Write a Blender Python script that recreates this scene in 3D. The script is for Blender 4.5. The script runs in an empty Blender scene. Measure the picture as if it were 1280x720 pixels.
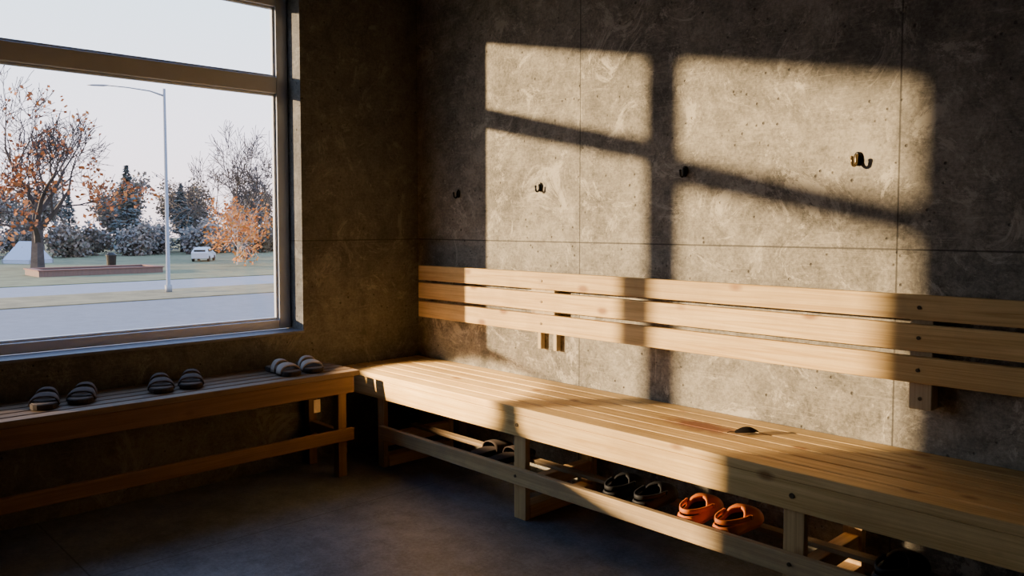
import bpy, bmesh, math, random
from mathutils import Vector, Matrix
scene = bpy.context.scene
COL = scene.collection
try:
    scene.view_settings.view_transform = 'AgX'
    scene.view_settings.look = 'AgX - Base Contrast'
except Exception as ex:
    print(ex)

# ---------------------------------------------------------------- helpers
class NT:
    def __init__(s, mat):
        s.t = mat.node_tree; s.n = s.t.nodes; s.l = s.t.links
    def add(s, typ, **kw):
        nd = s.n.new(typ)
        for k, v in kw.items(): setattr(nd, k, v)
        return nd
    def link(s, a, b): s.l.new(a, b)
    def math(s, op, a, b=None, c=None):
        nd = s.n.new('ShaderNodeMath'); nd.operation = op
        for i, v in enumerate((a, b, c)):
            if v is None: continue
            if isinstance(v, (int, float)): nd.inputs[i].default_value = v
            else: s.link(v, nd.inputs[i])
        return nd.outputs[0]
    def mix(s, fac, a, b, blend='MIX'):
        nd = s.n.new('ShaderNodeMix'); nd.data_type = 'RGBA'; nd.blend_type = blend
        for sock, v in ((nd.inputs[0], fac), (nd.inputs[6], a), (nd.inputs[7], b)):
            if isinstance(v, (int, float)): sock.default_value = v
            elif isinstance(v, (tuple, list)): sock.default_value = (*v[:3], 1)
            else: s.link(v, sock)
        return nd.outputs[2]
    def ramp(s, fac, stops):
        nd = s.n.new('ShaderNodeValToRGB'); cr = nd.color_ramp
        while len(cr.elements) < len(stops): cr.elements.new(0.5)
        for e, (p, c) in zip(cr.elements, stops):
            e.position = p; e.color = (*c[:3], 1)
        s.link(fac, nd.inputs[0]); return nd.outputs[0]
    def noise(s, vec, scale, detail=6, rough=0.6, dist=0.0):
        nd = s.n.new('ShaderNodeTexNoise')
        nd.inputs['Scale'].default_value = scale; nd.inputs['Detail'].default_value = detail
        nd.inputs['Roughness'].default_value = rough; nd.inputs['Distortion'].default_value = dist
        s.link(vec, nd.inputs['Vector']); return nd.outputs['Fac']

def newmat(name):
    m = bpy.data.materials.new(name); m.use_nodes = True
    return m, NT(m), m.node_tree.nodes['Principled BSDF']

def plain(name, col, rough=0.6, metal=0.0, var=0.15, scale=30, bump=0.0, spec=0.5):
    m, t, b = newmat(name)
    tc = t.add('ShaderNodeTexCoord')
    f = t.noise(tc.outputs['Object'], scale)
    dark = tuple(c*(1-var) for c in col); lite = tuple(min(1, c*(1+var)) for c in col)
    c = t.ramp(f, [(0.3, dark), (0.7, lite)])
    t.link(c, b.inputs['Base Color'])
    b.inputs['Roughness'].default_value = rough; b.inputs['Metallic'].default_value = metal
    b.inputs['Specular IOR Level'].default_value = spec
    if bump:
        bp = t.add('ShaderNodeBump'); bp.inputs['Strength'].default_value = bump; bp.inputs['Distance'].default_value = 0.005
        t.link(f, bp.inputs['Height']); t.link(bp.outputs[0], b.inputs['Normal'])
    return m

def wood(name, axis, c1, c2, rough=0.58, stain=None, worn=0.35):
    m, t, b = newmat(name)
    geo = t.add('ShaderNodeNewGeometry')
    sep = t.add('ShaderNodeSeparateXYZ'); t.link(geo.outputs['Position'], sep.inputs[0])
    rnd = geo.outputs['Random Per Island']
    off = t.math('MULTIPLY', rnd, 37.0)
    cmb = t.add('ShaderNodeCombineXYZ')
    for i in range(3):
        v = t.math('MULTIPLY', sep.outputs[i], 1.1 if i == axis else 36.0)
        t.link(t.math('ADD', v, off), cmb.inputs[i])
    n1 = t.noise(cmb.outputs[0], 1.0, 8, 0.6, 1.4)
    cmb2 = t.add('ShaderNodeCombineXYZ')
    for i in range(3):
        v = t.math('MULTIPLY', sep.outputs[i], 4.0 if i == axis else 300.0)
        t.link(t.math('ADD', v, off), cmb2.inputs[i])
    n2 = t.noise(cmb2.outputs[0], 1.0, 3, 0.5)
    n = t.math('ADD', t.math('MULTIPLY', n1, 0.7), t.math('MULTIPLY', n2, 0.3))
    c = t.ramp(n, [(0.40, c2), (0.5, tuple((a*0.55+b_*0.45) for a, b_ in zip(c1, c2))), (0.59, c1)])
    wz = t.ramp(t.noise(geo.outputs['Position'], 3.5, 6, 0.7), [(0.45, (0, 0, 0)), (0.62, (1, 1, 1))])
    c = t.mix(t.math('MULTIPLY', wz, worn), c, tuple(x*y for x, y in zip(c2, (0.80, 0.85, 1.1))))
    shade = t.math('ADD', 0.74, t.math('MULTIPLY', rnd, 0.38))
    cs = t.add('ShaderNodeCombineXYZ')
    for i in range(3): t.link(shade, cs.inputs[i])
    c = t.mix(1.0, c, cs.outputs[0], 'MULTIPLY')
    vo = t.add('ShaderNodeTexVoronoi'); vo.inputs['Scale'].default_value = 1.0
    cm3 = t.add('ShaderNodeCombineXYZ')
    for i in range(3):
        v = t.math('MULTIPLY', sep.outputs[i], 4.4 if i == axis else 8.0)
        t.link(t.math('ADD', v, off), cm3.inputs[i])
    t.link(cm3.outputs[0], vo.inputs['Vector'])
    k = t.ramp(vo.outputs['Distance'], [(0.07, (1, 1, 1)), (0.17, (0, 0, 0))])
    c = t.mix(t.math('MULTIPLY', k, 0.85), c, tuple(x*y for x, y in zip(c2, (0.45, 0.32, 0.25))))
    if stain:
        dx = t.math('MULTIPLY', t.math('SUBTRACT', sep.outputs[0], stain[0]), 6.5)
        dy = t.math('MULTIPLY', t.math('SUBTRACT', sep.outputs[1], stain[1]), 16.0)
        dd = t.math('SQRT', t.math('ADD', t.math('MULTIPLY', dx, dx), t.math('MULTIPLY', dy, dy)))
        wob = t.math('ADD', dd, t.math('MULTIPLY', t.noise(geo.outputs['Position'], 25, 5), 1.2))
        f = t.math('MINIMUM', t.math('MAXIMUM', t.math('SUBTRACT', 2.2, t.math('MULTIPLY', wob, 1.1)), 0.0), 1.0)
        c = t.mix(t.math('MULTIPLY', f, 0.9), c, (0.20, 0.05, 0.012))
    t.link(c, b.inputs['Base Color']); b.inputs['Roughness'].default_value = rough
    b.inputs['Specular IOR Level'].default_value = 0.3
    bp = t.add('ShaderNodeBump'); bp.inputs['Strength'].default_value = 0.12; bp.inputs['Distance'].default_value = 0.002
    t.link(n, bp.inputs['Height']); t.link(bp.outputs[0], b.inputs['Normal'])
    return m

def concrete(name, dark, lite, seams, rough=0.8, spots=True, bumpd=0.007):
    m, t, b = newmat(name)
    geo = t.add('ShaderNodeNewGeometry'); P = geo.outputs['Position']
    sep = t.add('ShaderNodeSeparateXYZ'); t.link(P, sep.inputs[0])
    a = t.noise(P, 2.4, 8, 0.65, 0.2); bb = t.noise(P, 12, 9, 0.8, 0.2); cc = t.noise(P, 75, 6, 0.8)
    f = t.math('ADD', t.math('ADD', t.math('MULTIPLY', a, 0.28), t.math('MULTIPLY', bb, 0.38)), t.math('MULTIPLY', cc, 0.34))
    mid = tuple((x+y)/2 for x, y in zip(dark, lite))
    c = t.ramp(f, [(0.42, dark), (0.5, mid), (0.57, lite)])
    h = f
    if spots:
        pit = t.add('ShaderNodeTexVoronoi'); pit.inputs['Scale'].default_value = 24; t.link(P, pit.inputs['Vector'])
        gate = t.math('GREATER_THAN', t.noise(P, 5, 3), 0.50)
        pm = t.math('MULTIPLY', t.ramp(pit.outputs['Distance'], [(0.07, (1, 1, 1)), (0.15, (0, 0, 0))]), gate)
        c = t.mix(t.math('MULTIPLY', pm, 0.75), c, tuple(x*0.35 for x in dark))
        h = t.math('SUBTRACT', h, t.math('MULTIPLY', pm, 0.6))
        pp = t.ramp(t.noise(P, 4.2, 14, 0.84, 0.9), [(0.54, (0, 0, 0)), (0.575, (1, 1, 1))])
        c = t.mix(t.math('MULTIPLY', pp, 0.68), c, tuple(min(1, x*1.5) for x in lite))
        dp = t.ramp(t.noise(P, 2.6, 13, 0.8, 0.6), [(0.42, (1, 1, 1)), (0.49, (0, 0, 0))])
        c = t.mix(t.math('MULTIPLY', dp, 0.40), c, tuple(x*0.85 for x in dark))
        for rot, amt in (((0.6, 0.6, 0), 0.30), ((0.2, -0.5, 0), 0.28)):
            mp = t.add('ShaderNodeMapping'); t.link(P, mp.inputs[0]); mp.inputs['Rotation'].default_value = rot; mp.inputs['Scale'].default_value = (3, 3, 60)
            sc = t.ramp(t.noise(mp.outputs[0], 2.0, 6, 0.7, 0.9), [(0.60, (0, 0, 0)), (0.64, (1, 1, 1))])
            c = t.mix(t.math('MULTIPLY', sc, amt), c, tuple(min(1, x*1.45) for x in lite))
    for ax, p0, step in seams:
        v = t.math('DIVIDE', t.math('SUBTRACT', sep.outputs[ax], p0), step)
        fr = t.math('ABSOLUTE', t.math('SUBTRACT', t.math('FRACT', t.math('ADD', v, 0.5)), 0.5))
        lt = t.math('LESS_THAN', fr, 0.0028/step)
        c = t.mix(t.math('MULTIPLY', lt, 0.75), c, tuple(x*0.35 for x in dark))
        h = t.math('SUBTRACT', h, t.math('MULTIPLY', lt, 0.8))
    t.link(c, b.inputs['Base Color'])
    b.inputs['Roughness'].default_value = rough
    bp = t.add('ShaderNodeBump'); bp.inputs['Strength'].default_value = 0.9; bp.inputs['Distance'].default_value = bumpd
    t.link(h, bp.inputs['Height']); t.link(bp.outputs[0], b.inputs['Normal'])
    return m

def box(bm, x0, x1, y0, y1, z0, z1):
    v = [bm.verts.new((x, y, z)) for x in (x0, x1) for y in (y0, y1) for z in (z0, z1)]
    for q in ((0,1,3,2),(4,6,7,5),(0,4,5,1),(2,3,7,6),(0,2,6,4),(1,5,7,3)):
        bm.faces.new([v[i] for i in q])

def tube(bm, pts, radii, seg=8, cap=True):
    pts = [Vector(p) for p in pts]
    rings = []; n = None
    for i, p in enumerate(pts):
        a = pts[max(0, i-1)]; b = pts[min(len(pts)-1, i+1)]
        t = (b-a).normalized()
        if n is None:
            n = t.orthogonal().normalized()
        else:
            n = n - t*n.dot(t)
            n = n.normalized() if n.length > 1e-5 else t.orthogonal().normalized()
        bn = t.cross(n); r = radii[i] if isinstance(radii, (list, tuple)) else radii
        rings.append([bm.verts.new(p + (n*math.cos(2*math.pi*k/seg) + bn*math.sin(2*math.pi*k/seg))*r) for k in range(seg)])
    for i in range(len(rings)-1):
        for k in range(seg):
            bm.faces.new((rings[i][k], rings[i][(k+1) % seg], rings[i+1][(k+1) % seg], rings[i+1][k]))
    if cap:
        bm.faces.new(list(reversed(rings[0]))); bm.faces.new(rings[-1])

def obj(name, bm, mat, parent=None, smooth=False, bevel=0, solid=0, subsurf=0, **props):
    bmesh.ops.recalc_face_normals(bm, faces=bm.faces)
    me = bpy.data.meshes.new(name)
    bm.to_mesh(me); bm.free()
    if smooth:
        for p in me.polygons: p.use_smooth = True
    me.materials.append(mat)
    o = bpy.data.objects.new(name, me); COL.objects.link(o)
    if parent is not None: o.parent = parent
    if solid:
        md = o.modifiers.new('solid', 'SOLIDIFY'); md.thickness = solid; md.offset = 0
    if subsurf:
        md = o.modifiers.new('ss', 'SUBSURF'); md.levels = subsurf; md.render_levels = subsurf
    if bevel:
        md = o.modifiers.new('bevel', 'BEVEL'); md.width = bevel; md.segments = 2; md.limit_method = 'ANGLE'
    for k, v in props.items(): o[k] = v
    return o

def wobj(name, bm, mat, parent, **kw):
    """mesh given in world coordinates, re-based on the top parent's origin"""
    root = parent
    while root.parent: root = root.parent
    bmesh.ops.translate(bm, verts=bm.verts, vec=-root.location)
    return obj(name, bm, mat, parent, **kw)

def boxes(lst):
    bm = bmesh.new()
    for b in lst: box(bm, *b)
    return bm
def tubes(lst, r, seg=12):
    bm = bmesh.new(); tube(bm, lst, r, seg); return bm

def thing(name, loc, label, category, rot=0.0, **props):
    e = bpy.data.objects.new(name, None); e.empty_display_size = 0.1
    e.location = loc; e.rotation_euler = (0, 0, rot); COL.objects.link(e)
    e['label'] = label; e['category'] = category
    for k, v in props.items(): e[k] = v
    return e

def copy_thing(root, loc, rot=0.0, scale=None, label=None):
    def rec(o, par):
        c = o.copy(); COL.objects.link(c)
        if par is not None:
            c.parent = par
        for ch in list(o.children): rec(ch, c)
        return c
    c = rec(root, None)
    c.location = loc; c.rotation_euler = (0, 0, rot)
    if scale: c.scale = (scale, scale, scale)
    if label: c['label'] = label
    return c

# ---------------------------------------------------------------- materials
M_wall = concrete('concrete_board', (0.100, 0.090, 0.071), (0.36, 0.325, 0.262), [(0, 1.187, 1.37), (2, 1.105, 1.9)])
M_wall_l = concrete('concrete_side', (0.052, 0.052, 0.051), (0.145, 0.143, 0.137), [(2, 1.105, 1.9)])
M_dark = plain('dark_plaster', (0.075, 0.077, 0.082), 0.9, 0, 0.1, 4)
M_floor = concrete('floor_concrete', (0.055, 0.066, 0.085), (0.175, 0.20, 0.24), [(0, 0.70, 2.4), (1, -1.9, 2.4)], rough=0.42, spots=False, bumpd=0.004)
M_ceil = plain('ceiling_paint', (0.11, 0.105, 0.10), 0.9)
CW1, CW2 = (0.82, 0.565, 0.235), (0.57, 0.345, 0.110)
WX = wood('pine_lengthwise_x', 0, CW1, CW2)
WXR = wood('worn_pine_rail', 0, (0.66, 0.47, 0.23), (0.44, 0.29, 0.13), worn=0.6)
WXD = wood('shaded_shelf_slat', 0, (0.36, 0.25, 0.13), (0.24, 0.16, 0.08), worn=0.6)  # darker pine copy, shade under the seat put into the colour
WXS = wood('pine_seat_x', 0, CW1, CW2, stain=(1.985, -0.235, 0.46))
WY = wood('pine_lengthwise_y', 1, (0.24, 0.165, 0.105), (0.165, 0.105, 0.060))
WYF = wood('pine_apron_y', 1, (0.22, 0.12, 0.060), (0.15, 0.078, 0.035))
WZ = wood('pine_upright', 2, (0.68, 0.46, 0.21), (0.50, 0.31, 0.12))
WP = wood('grey_pine_post', 2, (0.54, 0.44, 0.26), (0.42, 0.32, 0.17))
WCY = wood('pine_crossbar', 1, (0.74, 0.50, 0.24), (0.55, 0.34, 0.14))
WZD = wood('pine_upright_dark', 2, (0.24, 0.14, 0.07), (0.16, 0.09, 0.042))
M_frame = plain('window_frame_paint', (0.58, 0.60, 0.66), 0.32, 0.1, 0.06, 8)
M_sill = plain('sill_paint', (0.12, 0.125, 0.16), 0.5)
M_metal = plain('dark_steel', (0.025, 0.024, 0.022), 0.35, 0.7)
M_brass = plain('aged_brass', (0.30, 0.22, 0.10), 0.35, 0.9)
M_screw = plain('screw_steel', (0.10, 0.07, 0.04), 0.4, 0.7)

mg, t, b = newmat('pane_glass')
t.n.remove(b)
tr = t.add('ShaderNodeBsdfTransparent'); tr.inputs[0].default_value = (0.98, 0.98, 0.99, 1)
gl = t.add('ShaderNodeBsdfGlossy'); gl.inputs['Roughness'].default_value = 0.02
mx = t.add('ShaderNodeMixShader'); mx.inputs[0].default_value = 0.04; t.link(tr.outputs[0], mx.inputs[1]); t.link(gl.outputs[0], mx.inputs[2])
t.link(mx.outputs[0], t.n['Material Output'].inputs[0])
M_glass = mg

# ---------------------------------------------------------------- room shell
S = dict(kind='structure')
TW = 0.17
obj('wall_back', boxes([(-TW, 5.4, 0.0, 0.2, -1.2, 2.9)]), M_wall, **S)
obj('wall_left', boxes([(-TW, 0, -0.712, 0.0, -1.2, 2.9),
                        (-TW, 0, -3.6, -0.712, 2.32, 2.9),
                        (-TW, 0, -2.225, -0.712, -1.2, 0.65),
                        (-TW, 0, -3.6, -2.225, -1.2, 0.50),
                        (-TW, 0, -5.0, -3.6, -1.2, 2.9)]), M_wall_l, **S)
obj('wall_right', boxes([(5.2, 5.4, -5.0, 0, -0.2, 2.9)]), M_dark, **S)
obj('wall_front', boxes([(0, 5.2, -5.0, -4.8, -0.2, 2.9)]), M_dark, **S)
obj('floor', boxes([(0, 5.2, -4.8, 0, -0.2, 0)]), M_floor, **S)
obj('ceiling', boxes([(0, 5.2, -4.8, 0, 2.75, 2.9)]), M_ceil, **S)
obj('trim_1', boxes([(-0.12, 0.018, -2.2, -0.714, 0.6505, 0.664)]), M_sill, bevel=0.003, **S)

def window(name, y0, y1, z0, z1, jl, jr, sill, head, tr0, tr1):
    e = bpy.data.objects.new(name, None); e.location = (-0.14, (y0+y1)/2, z0); COL.objects.link(e); e['kind'] = 'structure'
    xa, xb = -0.168, -0.12
    L = [(xa, xb, y1-jr, y1, z0, z1), (xa, xb, y0, y0+jl, z0, z1),
         (xa, xb, y0+jl, y1-jr, z0, z0+sill), (xa, xb, y0+jl, y1-jr, z1-head, z1),
         (xa, xb, y0+jl, y1-jr, tr0, tr1)]
    g = 0.012
    for a, c in ((z0+sill, tr0), (tr1, z1-head)):   # glazing beads
        L += [(-0.155, -0.133, y1-jr-g, y1-jr, a, c), (-0.155, -0.133, y0+jl, y0+jl+g, a, c),
              (-0.155, -0.133, y0+jl+g, y1-jr-g, a, a+g), (-0.155, -0.133, y0+jl+g, y1-jr-g, c-g, c)]
    wobj('window_frame', boxes(L), M_frame, e, bevel=0.004)
    bm = bmesh.new()
    for a, c in ((z0+sill, tr0), (tr1, z1-head)):
        v = [bm.verts.new(p) for p in ((-0.144, y0+jl, a), (-0.144, y1-jr, a), (-0.144, y1-jr, c), (-0.144, y0+jl, c))]
        bm.faces.new(v)
    wobj('glass_pane', bm, M_glass, e)
window('window_1', -2.225, -0.7125, 0.665, 2.32, 0.085, 0.062, 0.045, 0.068, 1.830, 1.910)
window('window_2', -3.5995, -2.2255, 0.50, 2.32, 0.140, 0.080, 0.055, 0.060, 1.762, 1.866)

# ---------------------------------------------------------------- long bench (back wall)
B = thing('bench', (2.0, -0.25, 0), 'long honey pine slatted bench with a backrest along the concrete wall', 'bench')
X0, X1 = 0.006, 3.95
ZT = 0.46
L = []; n = 6; w = 0.0755; g = 0.0085
y = -0.503
for i in range(n):
    L.append((X0, X1, y, y+w, ZT-0.03, ZT)); y += w+g
wobj('seat', boxes(L), WXS, B, bevel=0.003)
wobj('apron', boxes([(0.10, X1-0.02, -0.500, -0.474, 0.342, ZT-0.031)]), WX, B, bevel=0.002)
wobj('footrail', boxes([(0.35, X1-0.15, -0.510, -0.486, 0.148, 0.213)]), WXR, B, bevel=0.003)
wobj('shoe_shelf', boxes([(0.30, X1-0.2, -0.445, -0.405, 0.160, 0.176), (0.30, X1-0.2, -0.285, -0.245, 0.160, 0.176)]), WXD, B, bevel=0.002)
for i, lx in enumerate((0.33, 1.30, 2.464, 3.62)):
    wd = 0.05 if i == 0 else 0.066
    wobj('leg', boxes([(lx-wd/2, lx+wd/2, -0.485, -0.458, 0.001, 0.429)]), WZ, B, bevel=0.003)
    wobj('leg', boxes([(lx-wd/2, lx+wd/2, -0.075, -0.045, 0.001, 0.429)]), WZ, B, bevel=0.003)
    wobj('crossbar', boxes([(lx-0.024, lx+0.024, -0.457, -0.076, 0.104, 0.159)]), WCY, B, bevel=0.003)
    wobj('crossbar', boxes([(lx-0.018, lx+0.018, -0.457, -0.076, 0.375, 0.428)]), WCY, B, bevel=0.003)
    wobj('floor_runner', boxes([(lx-0.034, lx+0.034, -0.457, -0.076, 0.004, 0.058)]), WCY, B, bevel=0.003)
for lx in (1.30, 2.464, 3.62):
    wobj('bolt', tubes([(lx, -0.4995, 0.387), (lx, -0.503, 0.387)], 0.008), M_screw, B)
    wobj('bolt', tubes([(lx, -0.5095, 0.183), (lx, -0.513, 0.183)], 0.006), M_screw, B)
# backrest (part of the bench)
R = wobj('backrest', boxes([(0.11, X1, -0.085, -0.060, a, c) for a, c in ((0.692, 0.775), (0.792, 0.876), (0.890, 0.968))]), WX, B, bevel=0.003)
for px in (0.965, 1.065, 2.66, 3.75):
    wd = 0.022 if px < 2 else 0.068
    wobj('post', boxes([(px-wd/2, px+wd/2, -0.0595 if px > 2 else -0.03, -0.002, 0.605, 0.955)]), WP, R, bevel=0.003)
wobj('cleat', boxes([(0.94, 1.09, -0.0595, -0.0305, 0.70, 0.955)]), WP, R, bevel=0.003)
for px in (1.03, 2.66, 3.75):
    for z in (0.733, 0.834, 0.929):
        wobj('screw', tubes([(px, -0.0845, z), (px, -0.0875, z)], 0.006), M_screw, R)
wobj('screw', tubes([(2.66, -0.059, 0.64), (2.66, -0.062, 0.64)], 0.006), M_screw, R)

# ---------------------------------------------------------------- short bench (window wall)
Bl = thing('bench', (0.18, -1.9, 0), 'dark reddish pine slatted bench standing under the window', 'bench')
ZL = 0.50; YL0, YL1 = -3.2, -0.62
L = []; x = 0.008
for i in range(5):
    L.append((x, x+0.0590, YL0, YL1, ZL-0.024, ZL)); x += 0.0728
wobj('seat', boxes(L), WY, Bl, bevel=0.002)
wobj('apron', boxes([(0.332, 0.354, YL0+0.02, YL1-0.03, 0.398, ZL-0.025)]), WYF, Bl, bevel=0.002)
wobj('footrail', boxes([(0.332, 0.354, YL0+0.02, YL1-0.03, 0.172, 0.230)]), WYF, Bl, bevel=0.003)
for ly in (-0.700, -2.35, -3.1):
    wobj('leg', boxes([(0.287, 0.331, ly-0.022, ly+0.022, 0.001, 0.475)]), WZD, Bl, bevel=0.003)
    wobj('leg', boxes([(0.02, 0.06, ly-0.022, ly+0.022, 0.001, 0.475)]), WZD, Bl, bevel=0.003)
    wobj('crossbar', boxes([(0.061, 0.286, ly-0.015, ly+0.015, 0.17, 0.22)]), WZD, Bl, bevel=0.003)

# pale card and string made up for a pale patch under the short bench
Tg = thing('pale_card', (0.325, -0.83, 0.33), 'small pale card made up for a pale patch under the window bench', 'tag')
wobj('card', boxes([(0.3235, 0.3265, -0.847, -0.813, 0.325, 0.385)]), plain('pale_card_stock', (0.75, 0.62, 0.45), 0.8), Tg, bevel=0.001)
wobj('string', tubes([(0.325, -0.83, 0.38), (0.325, -0.83, 0.475)], 0.001, 6), plain('card_string', (0.5, 0.4, 0.3), 0.9), Tg)

# ---------------------------------------------------------------- coat hooks
hook_lab = 'small dark metal coat hook screwed to the concrete wall'
def make_hook(loc, plate_mat, arm_mat, label, s=(1, 1, 1)):
    e = thing('coat_hook', loc, label, 'coat hook', group='row of coat hooks')
    bm = bmesh.new()
    tube(bm, [(0, 0.0, 0.0), (0, -0.004, 0.0), (0, -0.006, 0.0)], [0.015, 0.015, 0.011], 20)
    bmesh.ops.scale(bm, verts=bm.verts, vec=(0.85, 1, 1.45))
    obj('plate', bm, plate_mat, e, smooth=False)
    bm = bmesh.new()
    pts = [(0, -0.004, 0.012), (0, -0.009, 0.010), (0, -0.011, 0.0)]
    for k in range(0, 9):
        a = math.pi*(k/8)
        pts.append((0, -0.022+0.011*math.cos(a), -0.010-0.012*math.sin(a)))
    pts.append((0, -0.034, 0.000))
    tube(bm, pts, [0.0045]*len(pts), 10)
    bmesh.ops.create_uvsphere(bm, u_segments=12, v_segments=8, radius=0.0055, matrix=Matrix.Translation((0, -0.0342, 0.002)))
    obj('hook_arm', bm, arm_mat, e, smooth=True)
    for z in (0.016, -0.016):
        obj('screw', tubes([(0, -0.0055, z), (0, -0.008, z)], 0.003, 8), plate_mat, e)
    e.scale = s
    return e
h0 = make_hook((0.350, -0.001, 1.345), M_metal, M_metal, hook_lab)
copy_thing(h0, (0.944, -0.001, 1.36))
copy_thing(h0, (1.741, -0.001, 1.395))
h3 = make_hook((2.425, -0.001, 1.405), M_metal, M_brass, 'brass and black coat hook on the sunlit concrete wall', (1.1, 1.45, 1.1))

# ---------------------------------------------------------------- footwear
WID = [(0, 0.0), (0.02, 0.016), (0.06, 0.026), (0.15, 0.034), (0.3, 0.035), (0.45, 0.037), (0.6, 0.043), (0.75, 0.048), (0.87, 0.044), (0.95, 0.032), (0.985, 0.018), (1, 0.0)]
def wid(s):
    for (a, wa), (b_, wb) in zip(WID, WID[1:]):
        if s <= b_: return wa+(wb-wa)*(s-a)/(b_-a)
    return 0
SS = [0, 0.02, 0.06, 0.1, 0.15, 0.22, 0.3, 0.38, 0.45, 0.52, 0.6, 0.68, 0.75, 0.81, 0.87, 0.91, 0.95, 0.985, 1]
def outline(length, k=1.0):
    up = [((s-0.5)*length, wid(s)*k) for s in SS]
    dn = [((s-0.5)*length, -wid(s)*k) for s in reversed(SS[1:-1])]
    return up+dn
def slab(bm, length, k, levels):
    rings = []
    for z, sc in levels:
        rings.append([bm.verts.new((x*sc, y*sc, z)) for x, y in outline(length, k)])
    N = len(rings[0])
    for a, c in zip(rings, rings[1:]):
        for i in range(N): bm.faces.new((a[i], a[(i+1) % N], c[(i+1) % N], c[i]))
    bm.faces.new(list(reversed(rings[0]))); bm.faces.new(rings[-1])
def heel_loop(e, mat, x0=0.020, z0=0.052, z1=0.064, back=0.140, r=0.050, hw=0.008):
    bm = bmesh.new(); r0 = []; r1 = []
    for j in range(19):
        a = math.pi*j/18
        x = x0 - back*math.sin(a); y_ = r*math.cos(a)
        z = z0 + (z1-z0)*math.sin(a)
        r0.append(bm.verts.new((x, y_, z-hw))); r1.append(bm.verts.new((x-0.002*math.sin(a), y_*0.97, z+hw)))
    for j in range(18): bm.faces.new((r0[j], r0[j+1], r1[j+1], r1[j]))
    obj('heel_strap', bm, mat, e, smooth=True, solid=0.006)
def make_slide(loc, rot, ms, mf, mst, label, group, name='slide_sandal', sc=1.0, straps=((0.46, 0.82, 0.046, 0.032),)):
    e = thing(name, loc, label, 'sandal', rot, group=group); e.scale = (sc, sc, sc)
    bm = bmesh.new(); slab(bm, 0.265, 1.08, [(0, 0.94), (0.003, 0.98), (0.012, 1.0), (0.021, 1.0), (0.024, 0.97)])
    obj('sole', bm, ms, e, smooth=False)
    bm = bmesh.new(); slab(bm, 0.265, 1.08, [(0.0242, 0.93), (0.026, 0.9)])
    obj('footbed', bm, mf, e)
    for s0_, s1_, ha, hb_ in straps:
        bm = bmesh.new(); rows = []
        for i in range(9):
            s = s0_+(s1_-s0_)*i/8; w_ = wid(s)*1.08+0.003; h_ = ha + (hb_-ha)*i/8
            edge = 0.003*math.sin(math.pi*i/8)
            rows.append([bm.verts.new(((s-0.5)*0.265, w_*math.copysign(abs(math.cos(a))**0.8, math.cos(a)), 0.010+(h_+edge)*math.sin(a)**0.8 if math.sin(a) > 1e-6 else 0.010)) for a in [math.pi*j/16 for j in range(17)]])
        for a, c in zip(rows, rows[1:]):
            for j in range(16): bm.faces.new((a[j], a[j+1], c[j+1], c[j]))
        obj('strap', bm, mst, e, smooth=True, solid=0.0045)
    return e
def make_clog(loc, rot, mu, ms, label, group, name='clog', sc=1.0):
    e = thing(name, loc, label, 'clog', rot, group=group); e.scale = (sc, sc, sc)
    LEN = 0.265; K = 1.25
    bm = bmesh.new(); slab(bm, LEN, K, [(0, 0.92), (0.005, 0.98), (0.018, 1.02), (0.022, 1.0)])
    obj('sole', bm, ms, e)
    bm = bmesh.new(); slab(bm, LEN, K, [(0.0222, 0.93), (0.024, 0.88)])
    obj('footbed', bm, m_black, e)
    bm = bmesh.new(); H = [(0, 0.036), (0.2, 0.032), (0.40, 0.036), (0.52, 0.052), (0.62, 0.056), (0.75, 0.052), (0.88, 0.040), (0.96, 0.026), (1.0, 0.010)]
    def hh(s):
        for (a, wa), (b_, wb) in zip(H, H[1:]):
            if s <= b_: return wa+(wb-wa)*(s-a)/(b_-a)
        return H[-1][1]
    fine = [i/32 for i in range(33)]
    for sg in (1, -1):
        rows = []
        for s in fine:
            tm = math.pi/2 if s > 0.60 else (0.85 + (math.pi/2-0.85)*max(0, (s-0.40)/0.20)**1.7)
            row = []
            for j in range(9):
                a = tm*j/8
                row.append(bm.verts.new(((s-0.5)*LEN, sg*(wid(s)*K*1.02)*math.cos(a)**0.75, 0.016+hh(s)*math.sin(a)**0.85 if a > 0 else 0.016)))
            rows.append(row)
        for a, c in zip(rows, rows[1:]):
            for j in range(8):
                try: bm.faces.new((a[j], a[j+1], c[j+1], c[j]))
                except ValueError: pass
    bmesh.ops.remove_doubles(bm, verts=bm.verts, dist=0.0006)
    obj('upper', bm, mu, e, smooth=True, solid=0.007)
    heel_loop(e, mu, 0.010, 0.052, 0.060, 0.138, 0.052, 0.008)
    for sg in (1, -1):
        obj('rivet', tubes([(0.008, sg*0.049, 0.052), (0.008, sg*0.058, 0.052)], 0.009), ms, e)
    return e

m_taupe = plain('taupe_leather', (0.068, 0.047, 0.038), 0.8, 0, 0.06, 12, spec=0.25)
m_taupe_s = plain('taupe_sole', (0.045, 0.035, 0.030), 0.9, 0, 0.06, 12, spec=0.2)
m_taupe_f = plain('taupe_footbed', (0.13, 0.10, 0.082), 0.9, 0, 0.06, 12, spec=0.2)
m_grey = plain('beige_grey_leather', (0.33, 0.28, 0.245), 0.8, 0, 0.06, 12, spec=0.2)
m_black = plain('black_foam', (0.014, 0.014, 0.016), 0.7, spec=0.35)
m_black2 = plain('black_sole', (0.020, 0.020, 0.023), 0.85, spec=0.2)
m_brown = plain('brown_foam', (0.05, 0.036, 0.03), 0.8, spec=0.25)
m_orange = plain('orange_foam', (0.60, 0.155, 0.020), 0.65, 0, 0.08)
m_oranges = plain('orange_sole', (0.42, 0.10, 0.013), 0.75, 0, 0.08)

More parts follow.
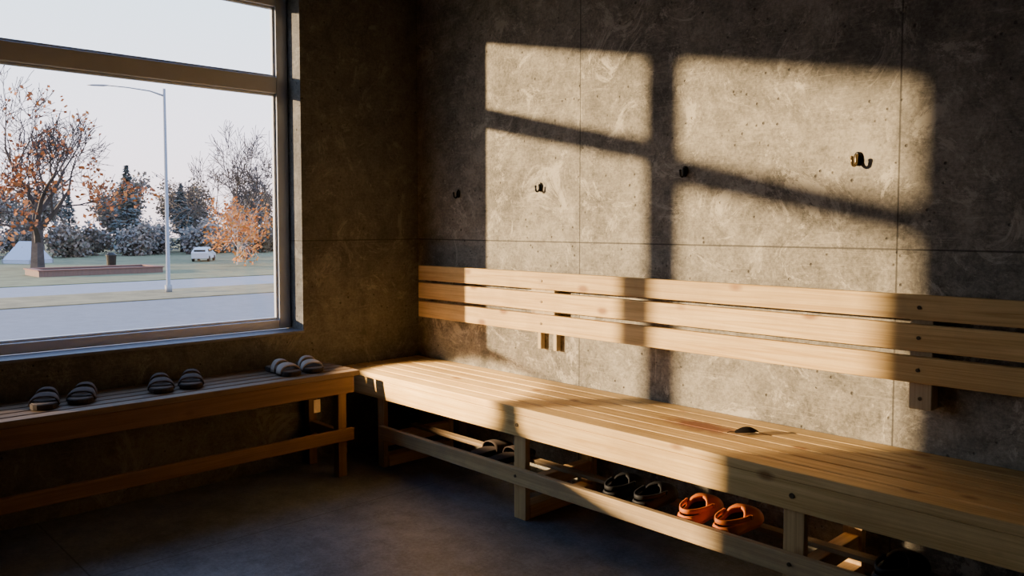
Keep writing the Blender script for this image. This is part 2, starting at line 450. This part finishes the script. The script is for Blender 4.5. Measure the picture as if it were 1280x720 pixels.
gz = 'slide sandals on the window bench'
lab = 'dark brown two-strap slide sandal resting on the window bench'
TWO = ((0.38, 0.52, 0.056, 0.052), (0.62, 0.80, 0.046, 0.036))
s0 = make_slide((0.155, -1.89, ZL+0.001), -0.35, m_taupe_s, m_taupe_f, m_taupe, lab, gz, sc=0.92, straps=TWO)
for p in [(0.150, -1.755, -0.45), (0.155, -1.465, -0.3), (0.155, -1.335, -0.4)]:
    copy_thing(s0, (p[0], p[1], ZL+0.001), p[2])
g0 = make_slide((0.18, -0.925, ZL+0.001), 0.05, m_taupe_s, m_taupe_f, m_grey, 'grey-beige two-strap slide sandal near the end of the window bench', gz, sc=0.92, straps=TWO)
copy_thing(g0, (0.18, -0.79, ZL+0.001), -0.2)
ZS = 0.177
gs = 'shoes on the shelf under the long bench'
rd = math.radians
c0 = make_clog((2.055, -0.358, ZS), rd(100), m_orange, m_oranges, 'deep orange foam clog on the shelf under the bench', gs, sc=0.92)
copy_thing(c0, (2.20, -0.358, ZS), rd(94))
k0 = make_clog((1.72, -0.358, ZS), rd(104), m_black, m_black2, 'black foam clog on the shelf under the bench', gs, sc=0.90)
copy_thing(k0, (1.865, -0.358, ZS), rd(98))
w0 = make_slide((0.98, -0.350, ZS), rd(95), m_black2, m_brown, m_brown, 'dark brown slide sandal on the shelf under the bench', gs, name='sandal', sc=0.97)
copy_thing(w0, (1.11, -0.35, ZS), rd(90))
copy_thing(k0, (2.72, -0.358, ZS), rd(88))

# crumpled dark leaf on the seat
lf = thing('dried_leaf', (2.15, -0.215, ZT), 'small dark crumpled dry leaf lying on the bench seat', 'leaf', 0.9)
bm = bmesh.new(); rng = random.Random(5); rows = []
for i in range(9):
    u = i/8; half = 0.027*math.sin(math.pi*min(1, u*0.96+0.02))**0.6
    tw = 0.5*math.sin(u*4)
    rows.append([bm.verts.new(((u-0.5)*0.088, half*v_*math.cos(tw), 0.004+0.020*math.sin(u*3.1)*(1-0.7*v_*v_) + half*v_*math.sin(tw)*0.2 + 0.003*rng.uniform(0, 1))) for v_ in (-1, -0.5, 0, 0.5, 1)])
for a, c in zip(rows, rows[1:]):
    for j in range(4): bm.faces.new((a[j], a[j+1], c[j+1], c[j]))
obj('leaf_blade', bm, plain('dry_leaf', (0.008, 0.006, 0.005), 0.95, spec=0.1), lf, smooth=True, solid=0.003, subsurf=1)
obj('leaf_stem', tubes([(-0.042, 0, 0.008), (-0.056, 0.006, 0.008), (-0.066, 0.01, 0.004)], 0.002, 6), M_screw, lf)

# ---------------------------------------------------------------- outside
GZ = -1.2
def strip(name, x0, x1, z, mat, **p):
    return obj(name, boxes([(x0, x1, -120, 160, z-0.3, z)]), mat, kind='structure', **p)
M_grass = plain('autumn_grass', (0.14, 0.145, 0.075), 0.95, 0, 0.35, 0.8)
M_grass2 = plain('dry_grass', (0.20, 0.165, 0.09), 0.95, 0, 0.3, 1.5)
M_road = plain('asphalt', (0.15, 0.155, 0.185), 0.85, 0, 0.1, 3)
M_path = plain('pale_asphalt', (0.21, 0.22, 0.26), 0.85, 0, 0.08, 3)
strip('road', -22.5, -5.0, GZ, M_road)
strip('verge', -5.0, -TW-0.01, GZ+0.02, M_grass)
strip('median', -26.3, -22.5, GZ+0.03, M_grass2)
strip('driveway', -31.5, -26.3, GZ, M_path)
strip('lawn', -140, -31.5, GZ+0.03, M_grass)

M_bark = plain('bark', (0.060, 0.050, 0.050), 0.9, 0, 0.3, 4)
M_barkf = plain('haze_tinted_bark', (0.19, 0.175, 0.195), 0.9, 0, 0.2, 2)  # distance haze mixed into the bark colour
M_pale = plain('pale_bark', (0.45, 0.39, 0.36), 0.8)
def leafmat(name, cols):
    m, t, b = newmat(name)
    geo = t.add('ShaderNodeNewGeometry')
    c = t.ramp(geo.outputs['Random Per Island'], [(i/(len(cols)-1), c) for i, c in enumerate(cols)])
    t.link(c, b.inputs['Base Color']); b.inputs['Roughness'].default_value = 0.8
    return m
M_leafr = leafmat('autumn_leaves', [(0.36, 0.11, 0.04), (0.48, 0.16, 0.04), (0.28, 0.11, 0.06), (0.55, 0.22, 0.06)])
M_leafo = leafmat('orange_leaves', [(0.60, 0.22, 0.045), (0.50, 0.16, 0.035), (0.64, 0.29, 0.07)])
M_con = leafmat('haze_tinted_needles', [(0.105, 0.125, 0.13), (0.125, 0.15, 0.15), (0.15, 0.17, 0.175)])  # needle greens greyed and lightened to carry distance haze
M_brush = leafmat('brush', [(0.18, 0.17, 0.175), (0.23, 0.18, 0.155), (0.16, 0.175, 0.16), (0.26, 0.185, 0.14)])  # thicket browns and greens greyed for distance haze

def tree_geo(seed, height, trunk_r, levels, kids, spread, up=0.25, first=0.3, ln0=0.42, lmul=1.0, rmin=0.012):
    rng = random.Random(seed); bm = bmesh.new(); tips = []
    def grow(p, d, ln, r, lev):
        n = 4; pts = [p.copy()]; rad = [r]; q = p.copy(); dd = d.copy()
        for i in range(n):
            dd = (dd + Vector((rng.uniform(-1, 1), rng.uniform(-1, 1), rng.uniform(-0.6, 1)))*0.16).normalized()
            q = q + dd*ln/n; pts.append(q.copy()); rad.append(max(rmin, r*(1-0.55*(i+1)/n)))
        tube(bm, pts, rad, 6 if lev == 0 else (4 if lev < 3 else 3), cap=False)
        if lev >= levels:
            tips.append(pts[-1]); tips.append(pts[2]); return
        k = kids + (1 if lev == 0 else 0)
        for c in range(k):
            f = first+(1-first)*(c+rng.random()*0.5)/k if lev == 0 else 0.3+0.7*(c+0.8)/k
            f = min(f, 1.0); i0 = min(n-1, int(f*n)); fr = f*n-i0
            bp = pts[i0].lerp(pts[i0+1], fr)
            a = rng.uniform(0, 2*math.pi); o = dd.orthogonal(); o = Matrix.Rotation(a + c*2.4, 3, dd) @ o
            s_ = spread*rng.uniform(0.7, 1.2)
            if c == k-1: s_ *= 0.35
            nd = (dd*math.cos(s_) + o.normalized()*math.sin(s_) + Vector((0, 0, up))).normalized()
            grow(bp, nd, ln*rng.uniform(0.58, 0.78)*(lmul if lev == 0 else 1.0), rad[i0]*0.6, lev+1)
    grow(Vector((0, 0, 0)), Vector((0, 0, 1)), height*ln0, trunk_r, 0)
    zm = max(v.co.z for v in bm.verts); k = height/zm
    for v in bm.verts: v.co.xyz *= k
    return bm, [tp*k for tp in tips], rng
def leaves_geo(tips, rng, prob, per, size, jit):
    bm = bmesh.new()
    for tp in tips:
        if rng.random() > prob(tp): continue
        for _ in range(per):
            c = tp + Vector((rng.gauss(0, jit), rng.gauss(0, jit), rng.gauss(0, jit)))
            a = Vector((rng.uniform(-1, 1), rng.uniform(-1, 1), rng.uniform(-1, 1))).normalized(); b_ = a.orthogonal().normalized()
            s = size*rng.uniform(0.6, 1.3)
            bm.faces.new([bm.verts.new(c+a*s), bm.verts.new(c+b_*s*0.7), bm.verts.new(c-a*s), bm.verts.new(c-b_*s*0.7)])
    return bm
def make_tree(loc, label, bark, geo, leafm=None, leaf=None, rot=0, **pr):
    e = thing('tree', loc, label, 'tree', rot, **pr)
    bm, tips, rng = tree_geo(*geo)
    obj('trunk_and_branches', bm, bark, e)
    if leafm: obj('foliage', leaves_geo(tips, rng, *leaf), leafm, e, kind='stuff')
    return e
make_tree((-45.8, 9.0, GZ), 'large half-bare tree with rusty autumn leaves on the lawn', M_bark,
          (11, 11.4, 0.40, 5, 4, 0.95, 0.14, 0.35, 0.34, 1.35, 0.016), M_leafr, (lambda p: 0.30 if p.z < 4.8 else 0.035, 5, 0.13, 0.25))
make_tree((-48.9, 22.4, GZ), 'bare spreading tree standing on the lawn', M_bark,
          (4, 9.4, 0.26, 5, 4, 0.90, 0.15, 0.25, 0.36, 1.15, 0.018))
make_tree((-41.5, 18.3, GZ), 'small pale-trunked tree with orange leaves', M_pale,
          (8, 4.0, 0.06, 4, 4, 1.15, 0.03, 0.5, 0.5, 1.3), M_leafo, (lambda p: 0.38, 5, 0.10, 0.2))
# distant mixed tree line
rng0 = random.Random(3)
base_bare = thing('tree', (-70, -12, GZ), 'haze-tinted bare woodland tree at the edge of the lawn', 'tree', group='distant tree line')
bm, tips, rg = tree_geo(21, 8.0, 0.16, 5, 3, 0.6, 0.3, 0.15)
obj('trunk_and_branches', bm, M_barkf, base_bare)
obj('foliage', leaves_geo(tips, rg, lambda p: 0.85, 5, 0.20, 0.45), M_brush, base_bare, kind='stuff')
for i in range(26):
    copy_thing(base_bare, (-69-6.0*(i % 3)-rng0.random()*1.5, -6+i*2.2+rng0.uniform(-0.4, 0.4), GZ), rng0.uniform(0, 6.28), rng0.uniform(0.60, 0.82))
def conifer_geo(h, r):
    bm = bmesh.new(); rg = random.Random(9)
    for i in range(1500):
        f = rg.random()**1.25; z = h*(0.07+0.92*f); rr = (r*(1-f)**0.9+0.05)*(0.85+0.25*math.sin(f*45))
        q = rr*rg.uniform(0.35, 1.0)**0.6; a = rg.uniform(0, 6.283)
        c = Vector((q*math.cos(a), q*math.sin(a), z-0.12*q))
        d = Vector((math.cos(a), math.sin(a), -0.25)).normalized()*rg.uniform(0.25, 0.5); s = Vector((-math.sin(a), math.cos(a), rg.uniform(-.5, .5)))*rg.uniform(0.08, 0.2)
        bm.faces.new([bm.verts.new(c-d*0.5-s), bm.verts.new(c+d*0.6), bm.verts.new(c-d*0.5+s)])
    return bm
cf = thing('conifer', (-66, 20.4, GZ), 'haze-tinted evergreen conifer at the edge of the lawn', 'tree', group='distant conifers')
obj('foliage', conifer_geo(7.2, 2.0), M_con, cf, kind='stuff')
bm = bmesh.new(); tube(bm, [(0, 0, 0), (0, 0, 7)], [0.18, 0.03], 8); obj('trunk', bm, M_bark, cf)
for (x, y_, s) in ((-65.5, 24.6, 0.82), (-66, 29.6, 0.72), (-65, 15.8, 0.66)):
    copy_thing(cf, (x, y_, GZ), s*9, s)
hb = thing('shrub', (-61, 0, GZ), 'brown leafless undergrowth shrub at the lawn edge', 'shrub', group='undergrowth shrubs')
bm, tips, rg = tree_geo(33, 2.6, 0.06, 4, 4, 0.9, 0.1, 0.05)
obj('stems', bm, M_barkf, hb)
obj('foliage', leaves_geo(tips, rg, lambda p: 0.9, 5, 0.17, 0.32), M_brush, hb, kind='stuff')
for i in range(17):
    copy_thing(hb, (-59.5-2.5*(i % 2)-rng0.random()*0.5, 4.5+i*2.4+rng0.uniform(-.3, .3), GZ), rng0.uniform(0, 6.28), rng0.uniform(0.8, 1.05))

# street lamp
sl = thing('street_lamp', (-24.9, 8.05, GZ+0.03), 'tall grey metal street lamp with a long curved arm', 'street lamp')
M_pole = plain('galvanised', (0.24, 0.25, 0.28), 0.6, 0.2)
bm = bmesh.new(); tube(bm, [(0, 0, 0), (0, 0, 0.25), (0, 0, 0.26), (0, 0, 7.0)], [0.12, 0.12, 0.07, 0.045], 12)
obj('pole', bm, M_pole, sl, smooth=True)
bm = bmesh.new(); tube(bm, [(0, 0, 6.75), (-0.2, -0.4, 6.9), (-0.6, -1.0, 7.0), (-0.95, -1.6, 7.05)], [0.035, 0.025, 0.02, 0.02], 8)
obj('arm', bm, M_pole, sl, smooth=True)
bm = bmesh.new(); tube(bm, [(-0.9, -1.5, 7.05), (-0.98, -1.65, 7.04), (-1.15, -1.95, 7.03), (-1.22, -2.08, 7.02)], [0.03, 0.06, 0.05, 0.02], 10)
bmesh.ops.scale(bm, verts=bm.verts, vec=(1, 1, 0.55), space=Matrix.Translation((0, 0, -7.04)))
obj('lamp_head', bm, M_pole, sl, smooth=True)

# white tent
tt = thing('canopy_tent', (-52.0, 9.95, GZ+0.03), 'white gable-roofed event tent on the lawn', 'tent', 0.5)
tt.scale = (0.62, 0.62, 0.82)
M_tent = plain('tent_fabric', (0.38, 0.43, 0.56), 0.8, 0, 0.04)
bm = bmesh.new()
rf = [(-1.7, -1.3, 0.25), (1.7, -1.3, 0.25), (1.7, 1.3, 0.25), (-1.7, 1.3, 0.25), (-1.05, 0, 1.6), (1.05, 0, 1.6)]
v = [bm.verts.new(p) for p in rf]
for q in ((0, 1, 5, 4), (2, 3, 4, 5), (1, 2, 5), (3, 0, 4)): bm.faces.new([v[i] for i in q])
obj('tent_roof', bm, M_tent, tt, solid=0.03)
obj('tent_wall', boxes([(-1.68, 1.68, -1.28, -1.25, 0, 0.3), (-1.68, 1.68, 1.25, 1.28, 0, 0.3), (-1.68, -1.65, -1.25, 1.25, 0, 0.3), (1.65, 1.68, -1.25, 1.25, 0, 0.3)]), M_tent, tt)
for x in (-1.73, 1.73):
    for y_ in (-1.33, 1.33): obj('tent_pole', tubes([(x, y_, 0), (x, y_, 0.3)], 0.04, 8), M_pole, tt)

# raised brick planter
pl = thing('brick_planter', (-38.0, 9.6, GZ+0.03), 'low red brick planter bed on the lawn', 'planter')
mb, t, b = newmat('brick')
tc = t.add('ShaderNodeTexCoord'); br = t.add('ShaderNodeTexBrick'); br.inputs['Scale'].default_value = 6
br.inputs['Color1'].default_value = (0.14, 0.065, 0.05, 1); br.inputs['Color2'].default_value = (0.11, 0.055, 0.045, 1); br.inputs['Mortar'].default_value = (0.16, 0.13, 0.12, 1)
t.link(tc.outputs['Object'], br.inputs['Vector']); t.link(br.outputs['Color'], b.inputs['Base Color'])
obj('planter_wall', boxes([(-1.2, 1.2, -2.7, -2.5, 0, 0.26), (-1.2, 1.2, 2.5, 2.7, 0, 0.26), (-1.2, -1.0, -2.5, 2.5, 0, 0.26), (1.0, 1.2, -2.5, 2.5, 0, 0.26)]), mb, pl)
obj('planter_cap', boxes([(-1.25, 1.25, -2.75, -2.45, 0.26, 0.31), (-1.25, 1.25, 2.45, 2.75, 0.26, 0.31), (-1.25, -0.95, -2.45, 2.45, 0.26, 0.31), (0.95, 1.25, -2.45, 2.45, 0.26, 0.31)]), plain('cap_stone', (0.18, 0.085, 0.07), 0.8), pl)
obj('soil', boxes([(-0.99, 0.99, -2.49, 2.49, 0.0, 0.23)]), M_bark, pl)
lb = thing('litter_bin', (-40.2, 11.0, GZ+0.03), 'dark round litter bin on the lawn', 'bin')
obj('bin_body', (lambda bm: (tube(bm, [(0, 0, 0), (0, 0, 0.75)], [0.20, 0.24], 16), bm)[1])(bmesh.new()), M_metal, lb)
obj('bin_lid', (lambda bm: (tube(bm, [(0, 0, 0.75), (0, 0, 0.8), (0, 0, 0.92)], [0.27, 0.27, 0.12], 16), bm)[1])(bmesh.new()), M_metal, lb)

# parked car
vn = thing('car', (-47.5, 18.85, GZ+0.03), 'small white hatchback car parked on the lawn', 'car', math.radians(145)); vn.scale = (0.62, 0.62, 0.62)
prof = [(-1.85, 0.3), (1.9, 0.3), (2.0, 0.6), (1.85, 0.82), (0.95, 0.95), (0.35, 1.38), (0.1, 1.44), (-1.1, 1.42), (-1.6, 1.2), (-1.9, 0.9)]
bm = bmesh.new()
def sidew(z): return 0.82 if z < 0.97 else 0.82-(z-0.95)*0.45
a = [bm.verts.new((x, -sidew(z), z)) for x, z in prof]; c = [bm.verts.new((x, sidew(z), z)) for x, z in prof]
bm.faces.new(a); bm.faces.new(list(reversed(c)))
for i in range(len(prof)): bm.faces.new((a[i], a[(i+1) % len(prof)], c[(i+1) % len(prof)], c[i]))
obj('body', bm, plain('white_paint', (0.52, 0.55, 0.64), 0.5, 0, 0.03), vn, bevel=0.05)
for x0_, x1_ in ((-1.25, -0.5), (-0.4, 0.35)):
    obj('side_window', boxes([(x0_, x1_, -0.79, 0.79, 1.0, 1.27)]), M_metal, vn)
obj('rear_window', boxes([(-1.80, -1.5, -0.55, 0.55, 0.98, 1.20)]), M_metal, vn)
for x in (-1.2, 1.25):
    for y_ in (-0.75, 0.75):
        obj('wheel', tubes([(x, y_-0.1, 0.30), (x, y_+0.1, 0.30)], 0.30, 20), m_black, vn)

# ---------------------------------------------------------------- world + light
wd = bpy.data.worlds.new('sky'); scene.world = wd; wd.use_nodes = True
nt = wd.node_tree; bg = nt.nodes['Background']
tc = nt.nodes.new('ShaderNodeTexCoord'); sp = nt.nodes.new('ShaderNodeSeparateXYZ'); cr = nt.nodes.new('ShaderNodeValToRGB')
nt.links.new(tc.outputs['Generated'], sp.inputs[0]); nt.links.new(sp.outputs['Z'], cr.inputs[0]); nt.links.new(cr.outputs[0], bg.inputs[0])
els = cr.color_ramp.elements
els[0].position = 0.0; els[0].color = (1.0, 0.82, 0.84, 1)
els[1].position = 0.6; els[1].color = (0.38, 0.56, 0.94, 1)
e = els.new(0.10); e.color = (0.93, 0.87, 0.98, 1)
e = els.new(0.26); e.color = (0.70, 0.85, 1.0, 1)
bg.inputs[1].default_value = 3.1

sd = Vector((1.0, 1.2535, -0.225)).normalized()
sun = bpy.data.lights.new('sun', 'SUN'); sun.energy = 15.5; sun.color = (1.0, 0.73, 0.42); sun.angle = math.radians(1.5)
so = bpy.data.objects.new('sun', sun); COL.objects.link(so); so.rotation_euler = sd.to_track_quat('-Z', 'Y').to_euler(); so.location = (-10, -12, 5)

sp = bpy.data.lights.new('seat_fill_spot', 'SPOT'); sp.energy = 1900; sp.color = (1.0, 0.73, 0.42)  # added unseen spot, brightens the seat end the sun misses
sp.spot_size = math.radians(28); sp.spot_blend = 0.35; sp.shadow_soft_size = 0.03
po = bpy.data.objects.new('seat_fill_spot', sp); COL.objects.link(po)
po.location = (0.12, -2.35, 1.45)
tgt = Vector((0.68, -0.32, 0.41))
po.rotation_euler = (tgt-po.location).to_track_quat('-Z', 'Y').to_euler()
po.scale = (1.0, 0.36, 1.0)

# ---------------------------------------------------------------- camera
cam = bpy.data.cameras.new('camera'); cam.sensor_width = 36; cam.lens = 28.4; cam.clip_end = 500
co = bpy.data.objects.new('camera', cam); COL.objects.link(co); scene.camera = co
co.location = (3.585, -2.719, 1.187)
co.rotation_euler = (math.radians(90-3.0), 0, math.radians(46.2))
cam.shift_y = -0.021
